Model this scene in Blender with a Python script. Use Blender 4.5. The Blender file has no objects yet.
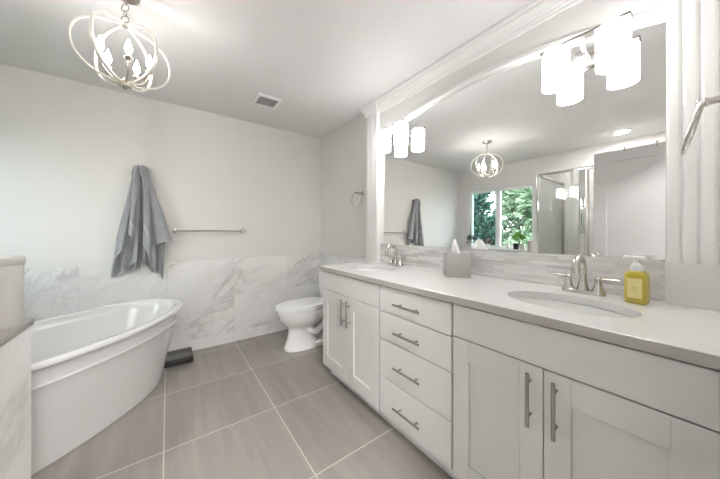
import bpy, bmesh, math, random
from mathutils import Vector, Matrix
random.seed(7)
PI = math.pi
R = math.radians
S = bpy.context.scene
COL = S.collection

# ------------------------------------------------------------------ camera
FPX, W_PX = 261.0, 720.0
cd = bpy.data.cameras.new('camera')
cam = bpy.data.objects.new('camera', cd)
COL.objects.link(cam)
cd.sensor_fit = 'HORIZONTAL'
cd.sensor_width = 36.0
cd.lens = 36.0 * FPX / W_PX
cd.shift_y = -8.0 / W_PX
cd.clip_start = 0.01
cam.location = (0, 0, 1.2)
cam.rotation_euler = (R(90), 0, R(-36.3))
S.camera = cam

# ------------------------------------------------------------------ world, sun, exposure
w = bpy.data.worlds.new('world')
S.world = w
w.use_nodes = True
wn, wl = w.node_tree.nodes, w.node_tree.links
sky = wn.new('ShaderNodeTexSky')
sky.sky_type = 'NISHITA'
sky.sun_disc = False
sky.sun_elevation = R(48)
sky.sun_rotation = R(90)
sky.air_density = 1.6
hs = wn.new('ShaderNodeHueSaturation')
hs.inputs['Saturation'].default_value = 0.12
wl.new(sky.outputs[0], hs.inputs['Color'])
wl.new(hs.outputs[0], wn['Background'].inputs[0])
wn['Background'].inputs[1].default_value = 0.72
sd = bpy.data.lights.new('sun', 'SUN')
sd.energy = 1.1
sd.angle = R(6)
sun = bpy.data.objects.new('sun', sd)
sun.rotation_euler = (R(12), R(52), 0)
COL.objects.link(sun)
SHADE_E, BULB_E, DOWN_E, HALL_FILL_E = 4.5, 32.0, 120.0, 118.0
S.view_settings.view_transform = 'Standard'
S.view_settings.look = 'None'
S.view_settings.gamma = 1.0
S.view_settings.use_curve_mapping = False
S.view_settings.exposure = 1.78

# ------------------------------------------------------------------ material helpers
class NT:
    def __init__(s, name):
        m = bpy.data.materials.new(name)
        m.use_nodes = True
        s.m, s.n, s.l = m, m.node_tree.nodes, m.node_tree.links
        s.b = s.n['Principled BSDF']
    def new(s, t, **kw):
        n = s.n.new(t)
        for k, v in kw.items():
            setattr(n, k, v)
        return n
    def put(s, inp, v):
        if hasattr(v, 'is_linked') or isinstance(v, bpy.types.NodeSocket):
            s.l.new(v, inp)
        else:
            inp.default_value = v
    def math(s, op, a, b=0.0, c=0.0):
        n = s.new('ShaderNodeMath', operation=op)
        s.put(n.inputs[0], a); s.put(n.inputs[1], b); s.put(n.inputs[2], c)
        return n.outputs[0]
    def pos(s):
        g = s.new('ShaderNodeNewGeometry')
        x = s.new('ShaderNodeSeparateXYZ')
        s.l.new(g.outputs['Position'], x.inputs[0])
        return g.outputs['Position'], x.outputs
    def obj(s):
        g = s.new('ShaderNodeTexCoord')
        return g.outputs['Object']
    def vec(s, x, y, z):
        n = s.new('ShaderNodeCombineXYZ')
        s.put(n.inputs[0], x); s.put(n.inputs[1], y); s.put(n.inputs[2], z)
        return n.outputs[0]
    def noise(s, v, scale, detail=2, dist=0.0, rough=0.5):
        n = s.new('ShaderNodeTexNoise')
        s.put(n.inputs['Vector'], v)
        n.inputs['Scale'].default_value = scale
        n.inputs['Detail'].default_value = detail
        n.inputs['Roughness'].default_value = rough
        n.inputs['Distortion'].default_value = dist
        return n.outputs[0]
    def ramp(s, f, stops):
        n = s.new('ShaderNodeValToRGB')
        s.put(n.inputs[0], f)
        e = n.color_ramp.elements
        while len(e) < len(stops):
            e.new(0.5)
        for q, (p, c) in zip(e, stops):
            q.position = p
            q.color = (c, c, c, 1) if isinstance(c, (int, float)) else (*c, 1)
        return n.outputs[0]
    def mix(s, f, a, b, mode='MIX'):
        n = s.new('ShaderNodeMix', data_type='RGBA', blend_type=mode)
        s.put(n.inputs[0], f)
        for i, v in ((6, a), (7, b)):
            if isinstance(v, tuple) and len(v) == 3:
                v = (*v, 1)
            s.put(n.inputs[i], v)
        return n.outputs[2]
    def bump(s, h, strength=0.2, dist=0.01):
        n = s.new('ShaderNodeBump')
        n.inputs['Strength'].default_value = strength
        n.inputs['Distance'].default_value = dist
        s.put(n.inputs['Height'], h)
        s.l.new(n.outputs[0], s.b.inputs['Normal'])
    def color(s, c):
        if isinstance(c, tuple) and len(c) == 3:
            c = (*c, 1)
        s.put(s.b.inputs['Base Color'], c)

def principled(name, col, rough=0.5, metal=0.0, var=0.04, nscale=30, coat=0.0, spec=0.5, bump=0.0):
    t = NT(name)
    f = t.noise(t.obj(), nscale, 3)
    lo = tuple(max(0, c * (1 - var)) for c in col)
    hi = tuple(min(1, c * (1 + var)) for c in col)
    t.color(t.mix(f, lo, hi))
    t.b.inputs['Roughness'].default_value = rough
    t.b.inputs['Metallic'].default_value = metal
    t.b.inputs['Coat Weight'].default_value = coat
    t.b.inputs['Specular IOR Level'].default_value = spec
    if bump:
        t.bump(t.noise(t.obj(), nscale * 6, 2), bump, 0.002)
    return t.m

def emissive(name, col, strength, base=(0.9, 0.9, 0.88)):
    t = NT(name)
    t.color(base)
    t.b.inputs['Emission Color'].default_value = (*col, 1)
    t.b.inputs['Emission Strength'].default_value = strength
    t.b.inputs['Roughness'].default_value = 0.3
    return t.m

def thin_glass(name, tint=(0.96, 0.98, 0.97), refl=1.45):
    t = NT(name)
    tr = t.new('ShaderNodeBsdfTransparent')
    tr.inputs[0].default_value = (*tint, 1)
    gl = t.new('ShaderNodeBsdfGlossy')
    gl.inputs['Roughness'].default_value = 0.0
    lw = t.new('ShaderNodeLayerWeight')
    lw.inputs['Blend'].default_value = 0.5
    f0 = ((refl - 1) / (refl + 1)) ** 2
    fres = t.math('MULTIPLY_ADD', t.math('POWER', lw.outputs['Facing'], 5.0), 1.0 - f0, f0)
    mx = t.new('ShaderNodeMixShader')
    t.l.new(fres, mx.inputs[0])
    t.l.new(tr.outputs[0], mx.inputs[1])
    t.l.new(gl.outputs[0], mx.inputs[2])
    t.l.new(mx.outputs[0], t.n['Material Output'].inputs[0])
    return t.m

def grid_line(t, c, origin, size, half):
    """1 on the joint lines of a regular grid along one coordinate, and the tile index"""
    q = t.math('DIVIDE', t.math('SUBTRACT', c, origin), size)
    f = t.math('FRACT', q)
    d = t.math('MULTIPLY', t.math('MINIMUM', f, t.math('SUBTRACT', 1.0, f)), size)
    return t.math('LESS_THAN', d, half), t.math('FLOOR', q)

def marble(name, axis, o1, w1, o2, w2, base=(0.87, 0.86, 0.845), vein=(0.52, 0.51, 0.495), grout=(0.72, 0.71, 0.69), amount=1.0, half=0.0012):
    t = NT(name)
    p, xyz = t.pos()
    c1 = xyz[axis]
    c2 = xyz[2]
    l1, i1 = grid_line(t, c1, o1, w1, half)
    l2, i2 = grid_line(t, c2, o2, w2, half)
    wn_ = t.new('ShaderNodeTexWhiteNoise', noise_dimensions='3D')
    t.l.new(t.vec(i1, i2, 3.3), wn_.inputs['Vector'])
    off = t.math('MULTIPLY', wn_.outputs['Value'], 9.0)
    # veins run diagonally: rotate the tile plane, stretch along the vein
    a = t.math('ADD', t.math('MULTIPLY', c1, 0.80), t.math('MULTIPLY', c2, 0.60))
    b = t.math('SUBTRACT', t.math('MULTIPLY', c2, 0.80), t.math('MULTIPLY', c1, 0.60))
    v = t.vec(t.math('ADD', t.math('MULTIPLY', a, 0.42), off), t.math('ADD', b, off), off)
    n1 = t.noise(v, 2.6, 5, 1.1, 0.55)
    r1 = t.ramp(t.math('ABSOLUTE', t.math('SUBTRACT', n1, 0.5)), [(0.0, 1.0), (0.022, 0.45), (0.07, 0.0)])
    n2 = t.noise(v, 6.5, 6, 1.8, 0.6)
    r2 = t.ramp(t.math('ABSOLUTE', t.math('SUBTRACT', n2, 0.5)), [(0.0, 0.6), (0.012, 0.2), (0.05, 0.0)])
    mask = t.ramp(t.noise(v, 1.3, 2), [(0.40, 0.0), (0.62, 1.0)])
    cloud = t.ramp(t.noise(v, 1.9, 4, 0.6), [(0.38, 0.0), (0.72, 0.5)])
    k = t.math('MULTIPLY', t.math('MAXIMUM', r1, r2), mask)
    k = t.math('MULTIPLY', t.math('MINIMUM', t.math('ADD', k, t.math('MULTIPLY', cloud, 0.55)), 1.0), 0.75 * amount)
    c = t.mix(k, base, vein)
    c = t.mix(t.math('MAXIMUM', l1, l2), c, grout)
    t.color(c)
    t.b.inputs['Roughness'].default_value = 0.22
    return t.m

def floor_tiles():
    t = NT('grey_floor_tile')
    p, xyz = t.pos()
    l1, i1 = grid_line(t, xyz[0], -0.02, 0.605, 0.0028)
    l2, i2 = grid_line(t, xyz[1], 1.165, 0.613, 0.0028)
    line = t.math('MAXIMUM', l1, l2)
    wn_ = t.new('ShaderNodeTexWhiteNoise', noise_dimensions='3D')
    t.l.new(t.vec(i1, i2, 1.7), wn_.inputs['Vector'])
    off = t.math('MULTIPLY', wn_.outputs['Value'], 7.0)
    v = t.vec(t.math('ADD', t.math('MULTIPLY', xyz[0], 16.0), off), t.math('ADD', t.math('MULTIPLY', xyz[1], 1.1), off), off)
    f = t.noise(v, 1.0, 4, 0.5, 0.5)
    c = t.ramp(f, [(0.25, (0.245, 0.220, 0.195)), (0.75, (0.335, 0.306, 0.275))])
    c = t.mix(t.math('MULTIPLY', wn_.outputs['Value'], 0.12), c, (0.50, 0.475, 0.445))
    c = t.mix(line, c, (0.62, 0.59, 0.55))
    t.color(c)
    t.put(t.b.inputs['Roughness'], t.math('ADD', t.math('MULTIPLY', line, 0.4), t.math('ADD', 0.27, t.math('MULTIPLY', f, 0.12))))
    return t.m

def mosaic():
    t = NT('linear_mosaic_tile')
    p, xyz = t.pos()
    br = t.new('ShaderNodeTexBrick')
    br.offset = 0.43
    br.squash = 1.0
    t.l.new(t.vec(xyz[1], xyz[2], 0.0), br.inputs['Vector'])
    br.inputs['Scale'].default_value = 1.0
    br.inputs['Mortar Size'].default_value = 0.0009
    br.inputs['Brick Width'].default_value = 0.135
    br.inputs['Row Height'].default_value = 0.0165
    br.inputs['Color1'].default_value = (0.86, 0.85, 0.84, 1)
    br.inputs['Color2'].default_value = (0.43, 0.415, 0.405, 1)
    br.inputs['Mortar'].default_value = (0.70, 0.69, 0.68, 1)
    n = t.noise(t.vec(t.math('MULTIPLY', xyz[1], 9.0), t.math('MULTIPLY', xyz[2], 60.0), 0.0), 1.0, 4, 0.8)
    c = t.mix(t.math('MULTIPLY', n, 0.75), br.outputs[0], (0.80, 0.79, 0.78))
    t.color(c)
    t.b.inputs['Roughness'].default_value = 0.2
    return t.m

def towel_mat():
    t = NT('grey_terry')
    o = t.obj()
    n = t.noise(o, 420, 2)
    n2 = t.noise(o, 9, 3)
    c = t.mix(n2, (0.25, 0.256, 0.268), (0.39, 0.40, 0.414))
    t.color(t.mix(t.math('MULTIPLY', n, 0.3), c, (0.46, 0.47, 0.485)))
    t.b.inputs['Roughness'].default_value = 0.95
    t.b.inputs['Sheen Weight'].default_value = 0.3
    t.bump(n, 0.5, 0.003)
    return t.m

def leaf_mat(name, lo, hi):
    t = NT(name)
    n = t.noise(t.obj(), 5.0, 4)
    t.color(t.ramp(n, [(0.3, lo), (0.7, hi)]))
    t.b.inputs['Roughness'].default_value = 0.6
    return t.m

M = {}
M['wall'] = principled('greige_wall_paint', (0.735, 0.713, 0.692), 0.75, var=0.012, nscale=6, bump=0.05)
M['ceil'] = principled('ceiling_paint', (0.76, 0.745, 0.735), 0.8, var=0.012, nscale=6, bump=0.06)
M['soffit'] = principled('soffit_paint', (0.74, 0.73, 0.71), 0.6, var=0.01, nscale=6)
M['trim'] = principled('white_trim_paint', (0.84, 0.835, 0.82), 0.35, var=0.01, nscale=8)
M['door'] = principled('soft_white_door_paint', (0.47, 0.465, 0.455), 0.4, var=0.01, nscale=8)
M['bar'] = principled('dark_nickel_bar', (0.20, 0.19, 0.18), 0.35, 1.0, var=0.05, nscale=100)
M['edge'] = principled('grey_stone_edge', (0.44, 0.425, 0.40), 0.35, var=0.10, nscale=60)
M['cab'] = principled('white_cabinet_paint', (0.70, 0.69, 0.675), 0.38, var=0.01, nscale=8)
M['gap'] = principled('dark_cabinet_gap', (0.10, 0.095, 0.09), 0.8)
M['quartz'] = principled('pale_quartz', (0.71, 0.705, 0.695), 0.16, var=0.05, nscale=90)
M['porcelain'] = principled('white_porcelain', (0.84, 0.835, 0.82), 0.08, var=0.005, coat=0.4)
M['acrylic'] = principled('white_acrylic', (0.73, 0.728, 0.718), 0.12, var=0.005, coat=0.3)
M['nickel'] = principled('brushed_nickel', (0.56, 0.54, 0.51), 0.24, 1.0, var=0.06, nscale=120)
M['pull'] = principled('satin_nickel_pull', (0.40, 0.38, 0.35), 0.33, 1.0, var=0.06, nscale=120)
M['chrome'] = principled('chrome', (0.78, 0.78, 0.77), 0.07, 1.0, var=0.01)
M['champagne'] = principled('champagne_metal', (0.50, 0.45, 0.39), 0.28, 1.0, var=0.04)
M['ring'] = principled('bright_champagne_ring', (0.90, 0.86, 0.79), 0.35, 0.9, var=0.02)
M['mirror'] = principled('mirror_silver', (0.93, 0.94, 0.935), 0.0, 1.0, var=0.0)
M['cream'] = principled('candle_sleeve_cream', (0.80, 0.77, 0.70), 0.5)
M['floor'] = floor_tiles()
M['marble_x'] = marble('white_marble_tile_back', 0, -0.005, 0.587, 0.112, 0.401)
M['marble_y'] = marble('white_marble_tile_side', 1, 3.12, 0.587, 0.112, 0.401, amount=1.0)
M['marble_p'] = marble('white_marble_shower_wall', 1, 0.2, 3.0, -0.5, 3.0, amount=0.55)
M['shower_tile'] = marble('grey_marble_shower_tile', 1, 0.0, 0.6, 0.0, 0.305, base=(0.74, 0.725, 0.70), vein=(0.56, 0.54, 0.52), grout=(0.66, 0.64, 0.62))
M['cap'] = principled('taupe_stone_cap', (0.33, 0.31, 0.285), 0.35, var=0.12, nscale=40)
M['mosaic'] = mosaic()
M['towel'] = towel_mat()
M['towel_band'] = principled('towel_band_weave', (0.47, 0.48, 0.49), 0.8, var=0.08, nscale=200)
M['glass'] = thin_glass('clear_shower_glass', (0.93, 0.94, 0.93), 1.5)
M['pane'] = thin_glass('window_glass', (0.95, 0.97, 0.96), 1.3)
M['screen'] = thin_glass('screened_window_glass', (0.62, 0.72, 0.74), 1.3)
M['shade'] = emissive('lit_white_glass_shade', (1.0, 0.99, 0.99), SHADE_E)
M['bulb'] = emissive('lit_flame_bulb', (1.0, 0.975, 0.96), BULB_E)
M['down'] = emissive('lit_downlight', (1.0, 0.985, 0.96), DOWN_E)
M['hall'] = emissive('hall_fill_glow', (1.0, 0.99, 0.99), HALL_FILL_E)
M['vinyl'] = principled('white_vinyl', (0.82, 0.83, 0.82), 0.35, var=0.01)
M['box'] = principled('warm_grey_box', (0.46, 0.45, 0.43), 0.55, var=0.02, nscale=10)
M['tissue'] = principled('tissue_paper', (0.88, 0.88, 0.88), 0.9, var=0.02)
M['black'] = principled('black_plastic', (0.018, 0.018, 0.018), 0.35)
M['rubber'] = principled('grey_black_rubber', (0.19, 0.185, 0.175), 0.6, var=0.1, nscale=60)
M['plastic'] = principled('white_plastic', (0.86, 0.86, 0.85), 0.3, var=0.01)
M['ceramic'] = principled('pale_grey_ceramic', (0.58, 0.565, 0.535), 0.3, var=0.02)
M['leaf'] = leaf_mat('fresh_leaf', (0.12, 0.30, 0.05), (0.30, 0.52, 0.12))
M['dark_leaf'] = leaf_mat('dark_leaf', (0.02, 0.035, 0.025), (0.06, 0.08, 0.06))
M['red_leaf'] = leaf_mat('red_brown_leaf', (0.14, 0.07, 0.06), (0.30, 0.19, 0.17))
M['fol_a'] = leaf_mat('bluish_tree_leaf', (0.030, 0.066, 0.048), (0.095, 0.165, 0.12))
M['fol_b'] = leaf_mat('light_tree_leaf', (0.050, 0.10, 0.06), (0.155, 0.235, 0.145))
M['bark'] = principled('bark', (0.10, 0.075, 0.05), 0.9, var=0.3, nscale=20)
M['lawn'] = leaf_mat('lawn_green', (0.05, 0.075, 0.04), (0.09, 0.12, 0.07))
M['vent_dark'] = principled('vent_dark', (0.12, 0.117, 0.11), 0.8)
def soap_liquid():
    t = NT('yellow_liquid_soap')
    n = t.noise(t.obj(), 12, 2)
    t.color(t.mix(n, (0.78, 0.62, 0.08), (0.88, 0.73, 0.14)))
    t.b.inputs['Roughness'].default_value = 0.08
    t.b.inputs['Transmission Weight'].default_value = 0.35
    t.b.inputs['IOR'].default_value = 1.35
    t.b.inputs['Coat Weight'].default_value = 0.6
    return t.m
M['soap'] = soap_liquid()
M['label'] = principled('soap_label', (0.84, 0.74, 0.34), 0.5, var=0.02)
M['ink'] = principled('label_ink', (0.42, 0.34, 0.08), 0.6)

# ------------------------------------------------------------------ object helpers
def tag(o, label=None, cat=None, group=None, kind=None):
    if label: o['label'] = label
    if cat: o['category'] = cat
    if group: o['group'] = group
    if kind: o['kind'] = kind
    return o

ROOTLOC = {}
def thing(name, label, cat, loc=(0, 0, 0), rotz=0.0, group=None, kind=None):
    o = bpy.data.objects.new(name, None)
    o.empty_display_size = 0.05
    COL.objects.link(o)
    o.location = loc
    o.rotation_euler = (0, 0, rotz)
    ROOTLOC[o.name] = Vector(loc)
    return tag(o, label, cat, group, kind)

def root_of(o):
    while o.parent: o = o.parent
    return o

def obj(name, bm, mat, parent=None, world=True, smooth=True, sharp=35, mods=()):
    """one mesh object; with a parent, geometry given in world space is moved to the root's space"""
    if parent is not None and world:
        r = root_of(parent)
        if r.type == 'EMPTY':
            bmesh.ops.translate(bm, verts=bm.verts, vec=-ROOTLOC[r.name])
    bmesh.ops.recalc_face_normals(bm, faces=bm.faces)
    me = bpy.data.meshes.new(name)
    if smooth:
        for f in bm.faces: f.smooth = True
        for e in bm.edges:
            if len(e.link_faces) == 2 and e.calc_face_angle(0) > R(sharp): e.smooth = False
    bm.to_mesh(me)
    bm.free()
    me.materials.append(mat)
    o = bpy.data.objects.new(name, me)
    COL.objects.link(o)
    if parent is not None: o.parent = parent
    return o

def struct(name, bm, mat, label, cat, **kw):
    return tag(obj(name, bm, mat, **kw), label, cat, kind='structure')

def solo(name, bm, mat, label, cat, group=None, **kw):
    return tag(obj(name, bm, mat, **kw), label, cat, group)

def dup(root, loc, rotz=None, label=None, group=None):
    r = root.copy()
    COL.objects.link(r)
    r.location = loc
    if rotz is not None: r.rotation_euler = (0, 0, rotz)
    if label: r['label'] = label
    if group: r['group'] = group
    for ch in list(root.children):
        c = ch.copy(); COL.objects.link(c); c.parent = r
        for g in list(ch.children):
            d = g.copy(); COL.objects.link(d); d.parent = c
    return r

def B(): return bmesh.new()

def box(bm, x0, x1, y0, y1, z0, z1, bev=0.0, seg=2):
    t = bmesh.new()
    bmesh.ops.create_cube(t, size=1)
    for v in t.verts:
        v.co = Vector(((x0 + x1) / 2 + v.co.x * (x1 - x0), (y0 + y1) / 2 + v.co.y * (y1 - y0), (z0 + z1) / 2 + v.co.z * (z1 - z0)))
    if bev:
        bmesh.ops.bevel(t, geom=list(t.edges), offset=bev, segments=seg, profile=0.5, affect='EDGES')
    merge(bm, t)
    return bm

def merge(bm, t, mat=None):
    if mat is not None: bmesh.ops.transform(t, matrix=mat, verts=t.verts)
    me = bpy.data.meshes.new('tmp')
    t.to_mesh(me); t.free()
    bm.from_mesh(me)
    bpy.data.meshes.remove(me)

def loft(bm, rings, closed=True, cap0=True, cap1=True, loop=False):
    vs = [[bm.verts.new(p) for p in r] for r in rings]
    n = len(vs[0])
    pairs = list(zip(vs, vs[1:]))
    if loop: pairs.append((vs[-1], vs[0]))
    for a, b in pairs:
        for i in range(n if closed else n - 1):
            j = (i + 1) % n
            bm.faces.new((a[i], a[j], b[j], b[i]))
    if closed and not loop:
        if cap0: bm.faces.new(vs[0])
        if cap1: bm.faces.new(list(reversed(vs[-1])))
    return vs

def lathe(bm, prof, c=(0, 0, 0), n=24, sx=1.0, sy=1.0, cap0=True, cap1=True):
    rings = []
    for r, z in prof:
        rings.append([(c[0] + r * sx * math.cos(2 * PI * i / n), c[1] + r * sy * math.sin(2 * PI * i / n), c[2] + z) for i in range(n)])
    loft(bm, rings, cap0=cap0, cap1=cap1)
    return bm

def tube(bm, pts, r, n=10, loop=False, flat=1.0):
    pts = [Vector(p) for p in pts]
    rr = r if isinstance(r, (list, tuple)) else [r] * len(pts)
    rings = []
    prev = None
    m = len(pts)
    for i, p in enumerate(pts):
        if loop:
            d = pts[(i + 1) % m] - pts[i - 1]
        else:
            d = pts[min(i + 1, m - 1)] - pts[max(i - 1, 0)]
        d.normalize()
        if prev is None:
            up = Vector((0, 0, 1)) if abs(d.z) < 0.9 else Vector((1, 0, 0))
            a = d.cross(up).normalized()
        else:
            a = (prev - d * prev.dot(d)).normalized()
        prev = a
        b = d.cross(a)
        rings.append([p + a * rr[i] * math.cos(2 * PI * k / n) + b * rr[i] * flat * math.sin(2 * PI * k / n) for k in range(n)])
    loft(bm, rings, loop=loop)
    return bm

def cyl(bm, p0, p1, r, n=16, r1=None):
    return tube(bm, [p0, p1], [r, r if r1 is None else r1], n)

def prism(bm, poly, axis, a0, a1):
    """extrude a 2-D polygon along axis 0/1/2; poly gives the two other coordinates in order"""
    def P(q, a):
        if axis == 0: return (a, q[0], q[1])
        if axis == 1: return (q[0], a, q[1])
        return (q[0], q[1], a)
    loft(bm, [[P(q, a0) for q in poly], [P(q, a1) for q in poly]])
    return bm

def cut(o, cutter_bm):
    me = bpy.data.meshes.new('tmpcut')
    bmesh.ops.recalc_face_normals(cutter_bm, faces=cutter_bm.faces)
    cutter_bm.to_mesh(me); cutter_bm.free()
    c = bpy.data.objects.new('tmpcut', me)
    COL.objects.link(c)
    md = o.modifiers.new('b', 'BOOLEAN')
    md.operation = 'DIFFERENCE'; md.object = c; md.solver = 'EXACT'
    dg = bpy.context.evaluated_depsgraph_get()
    dg.update()
    new = bpy.data.meshes.new_from_object(o.evaluated_get(dg))
    o.modifiers.clear()
    old = o.data
    nm = old.name
    o.data = new
    bpy.data.meshes.remove(old)
    new.name = nm
    bpy.data.objects.remove(c)
    bpy.data.meshes.remove(me)

# ------------------------------------------------------------------ the setting
XL, XR, YN, YB, ZC = -1.5, 1.647, -0.06, 3.12, 2.44
T = 0.12
b = B(); box(b, XL - T, XR + T, -1.5, YB + T, -0.1, 0.0)
struct('floor', b, M['floor'], 'grey brown square floor tiles with pale grout lines', 'floor')
b = B(); box(b, XL - T, XR + T, -1.5, YB + T, ZC, ZC + 0.1)
struct('ceiling', b, M['ceil'], 'smooth pale grey painted ceiling', 'ceiling')
b = B(); box(b, XL - T, XR + T, YB, YB + T, 0, ZC)
struct('wall_back', b, M['wall'], 'greige painted wall behind the bathtub, towel and toilet', 'wall')
b = B(); box(b, XR, XR + T, -1.5, YB, 0, ZC)
struct('wall_right', b, M['wall'], 'greige painted wall beside the toilet and behind the vanity mirror', 'wall')
WY0, WY1, WZ0, WZ1 = 1.73, 2.87, 0.95, 2.03
b = B()
box(b, XL - T, XL, -1.5, WY0, 0, ZC); box(b, XL - T, XL, WY1, YB, 0, ZC)
box(b, XL - T, XL, WY0, WY1, 0, WZ0); box(b, XL - T, XL, WY0, WY1, WZ1, ZC)
struct('wall_left', b, M['wall'], 'greige painted wall with the window, seen in the mirror', 'wall')
b = B()
box(b, XL, -0.30, YN - T, YN, 0, ZC); box(b, 0.52, XR, YN - T, YN, 0, ZC); box(b, -0.30, 0.52, YN - T, YN, 2.06, ZC)
struct('wall_near', b, M['wall'], 'greige painted wall at the near end of the vanity, with the doorway', 'wall')
b = B(); box(b, XL - T, XR + T, -1.5 - T, -1.5, 0, ZC)
struct('wall_hall', b, M['wall'], 'greige painted hall wall outside the doorway', 'wall')
b = B(); lathe(b, [(0.14, 0.0), (0.14, -0.03), (0.12, -0.05)], (0.1, -0.8, ZC - 0.001), 24)  # unseen lamp added in the hall to fill the bathroom through the doorway
solo('added_hall_fill_lamp', b, M['hall'], 'unseen round fill lamp added in the hall outside the doorway', 'lamp')

# marble wainscot
WS = 0.915
b = B(); box(b, XL, XR, YB - 0.012, YB, 0, WS)
struct('trim_1', b, M['marble_x'], 'grey veined white marble wainscot tiles along the back wall', 'wainscot')
b = B(); box(b, XR - 0.012, XR, 2.062, YB - 0.012, 0, WS)
struct('trim_2', b, M['marble_y'], 'grey veined marble wainscot tiles beside the toilet', 'wainscot')
b = B(); box(b, XL, XL + 0.012, 1.43, YB - 0.012, 0, WS)
struct('trim_3', b, M['marble_y'], 'marble wainscot tiles under the window', 'wainscot')

# ------------------------------------------------------------------ mirror surround: pilasters, arched soffit, crown
XF = 1.585                 # front face of the pilasters
XS = 1.622                 # face of the arched panel, set back from them
PY0, PY1 = 0.118, 1.888    # inner edges of the two pilasters
CY, HALF = (PY0 + PY1) / 2, (PY1 - PY0) / 2
def arch(y): return 2.197 - 0.122 * ((y - CY) / HALF) ** 2
CT = 0.914                 # counter top
def pilaster(name, y0, y1, label):
    b = B()
    n = 4
    wv = (y1 - y0) / n
    poly = [(XR, y0), (XR, y1)]
    for i in range(n, 0, -1):
        a, c = y0 + wv * i, y0 + wv * (i - 1)
        g = 0.0035
        for k in range(7):
            q = k / 6
            yy = (a - g) + ((c + g) - (a - g)) * q
            poly.append((XF - 0.0005 + 0.0035 * abs(2 * q - 1) ** 6, yy))
        if i > 1: poly.append((XF + 0.007, c))
    prism(b, poly, 2, CT + 0.165, ZC - 0.005)
    o = struct(name, b, M['trim'], label, 'trim', sharp=25)
    b = B(); box(b, XF - 0.0006, XR, y0, y1, CT, CT + 0.165)
    obj('plinth_block', b, M['trim'], o)
    b = B()
    cap = [(0.0, -0.105), (0.008, -0.105), (0.010, -0.092), (0.018, -0.072), (0.034, -0.044), (0.042, -0.036), (0.046, -0.020), (0.050, -0.014), (0.050, -0.001), (0.0, -0.001)]
    yo = y1 if y0 > 1 else y0
    yi = y0 if y0 > 1 else y1
    sd_ = 1 if y0 > 1 else -1
    path = [((XF, yi), (-0.35, 0)), ((XF, yo), (-0.35, 1.5 * sd_)), ((XR, yo), (0, 1.5 * sd_))]
    if sd_ < 0: path = [((XF, yi), (-0.35, 0)), ((XF, yo), (-0.35, 0))]
    loft(b, [[(p[0] + d[0] * o_, p[1] + d[1] * o_, ZC + z) for o_, z in cap] for p, d in path])
    obj('capital', b, M['trim'], o, sharp=25)
    return o
pilaster('trim_4', PY1, PY1 + 0.168, 'white reeded pilaster at the far end of the mirror, beside the toilet wall')
pilaster('trim_5', PY0 - 0.168, PY0, 'white reeded pilaster at the near end of the mirror, at the right of the photo')
b = B()
N = 40
low = [(PY0 + (PY1 - PY0) * i / N, arch(PY0 + (PY1 - PY0) * i / N)) for i in range(N + 1)]
loft(b, [[(XS, y, z), (XS, y, ZC), (XR, y, ZC), (XR, y, z)] for y, z in low])
struct('trim_6', b, M['soffit'], 'pale arched panel between mirror top and ceiling', 'trim')
b = B()
prof = [(0.0, 0.0), (-0.010, 0.0), (-0.016, 0.006), (-0.016, 0.014), (-0.010, 0.018), (-0.012, 0.030), (-0.004, 0.036), (0.0, 0.036)]
rings = []
for i, (y, z) in enumerate(low):
    dy = 1.0; dz = -2 * 0.122 * (y - CY) / HALF ** 2
    L = math.hypot(dy, dz); ny, nz = -dz / L, dy / L
    rings.append([(XS + px, y + ny * (pz - 0.004), z + nz * (pz - 0.004)) for px, pz in prof])
loft(b, rings)
struct('trim_7', b, M['trim'], 'white arched moulding along the top edge of the mirror', 'trim', sharp=25)
b = B()
cp = [(0.0, -0.118), (0.006, -0.118), (0.009, -0.112), (0.009, -0.100), (0.014, -0.094), (0.014, -0.086), (0.020, -0.080), (0.024, -0.066), (0.033, -0.048), (0.040, -0.040), (0.040, -0.030), (0.047, -0.022), (0.050, -0.016), (0.050, -0.001), (0.0, -0.001)]
loft(b, [[(XS - o_, y, ZC + z) for o_, z in cp] for y in (PY0, PY1)])
struct('trim_8', b, M['trim'], 'white crown moulding running above the mirror at the ceiling', 'trim', sharp=25)

# mirror: stands on the backsplash, its top leaning back on the wall
b = B()
MZ0 = 1.083
mt = R(0.47)
rings = []
for y, z in low:
    def MX(zz, dx): return 1.6305 + dx + (zz - MZ0) * math.tan(mt)
    z2 = z + 0.004
    rings.append([(MX(MZ0, 0), y, MZ0), (MX(z2, 0), y, z2), (MX(z2, 0.005), y, z2), (MX(MZ0, 0.005), y, MZ0)])
rings[0] = [(p[0], PY0 + 0.001, p[2]) for p in rings[0]]
rings[-1] = [(p[0], PY1 - 0.001, p[2]) for p in rings[-1]]
loft(b, rings)
solo('vanity_mirror', b, M['mirror'], 'large arch topped wall mirror above the double vanity', 'mirror', smooth=False)

# ------------------------------------------------------------------ window on the left wall
win = thing('window_1', 'white framed two pane window above the bathtub, seen in the mirror', 'window', (XL, (WY0 + WY1) / 2, WZ0), kind='structure')
b = B()
f = 0.045
for (y0, y1, z0, z1) in ((WY0, WY1, WZ1 - f, WZ1), (WY0, WY1, WZ0, WZ0 + f), (WY0, WY0 + f, WZ0 + f, WZ1 - f), (WY1 - f, WY1, WZ0 + f, WZ1 - f)):
    box(b, XL - 0.10, XL - 0.03, y0, y1, z0, z1, 0.003)
obj('window_frame', b, M['vinyl'], win)
yc = 2.33
b = B(); box(b, XL - 0.09, XL - 0.035, yc - 0.04, yc + 0.04, WZ0 + f, WZ1 - f, 0.003)
obj('mullion', b, M['vinyl'], win)
b = B(); box(b, XL - 0.066, XL - 0.062, WY0 + f, yc - 0.04, WZ0 + f, WZ1 - f)
obj('pane', b, M['pane'], win)
b = B(); box(b, XL - 0.076, XL - 0.072, yc + 0.04, WY1 - f, WZ0 + f, WZ1 - f)
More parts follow.
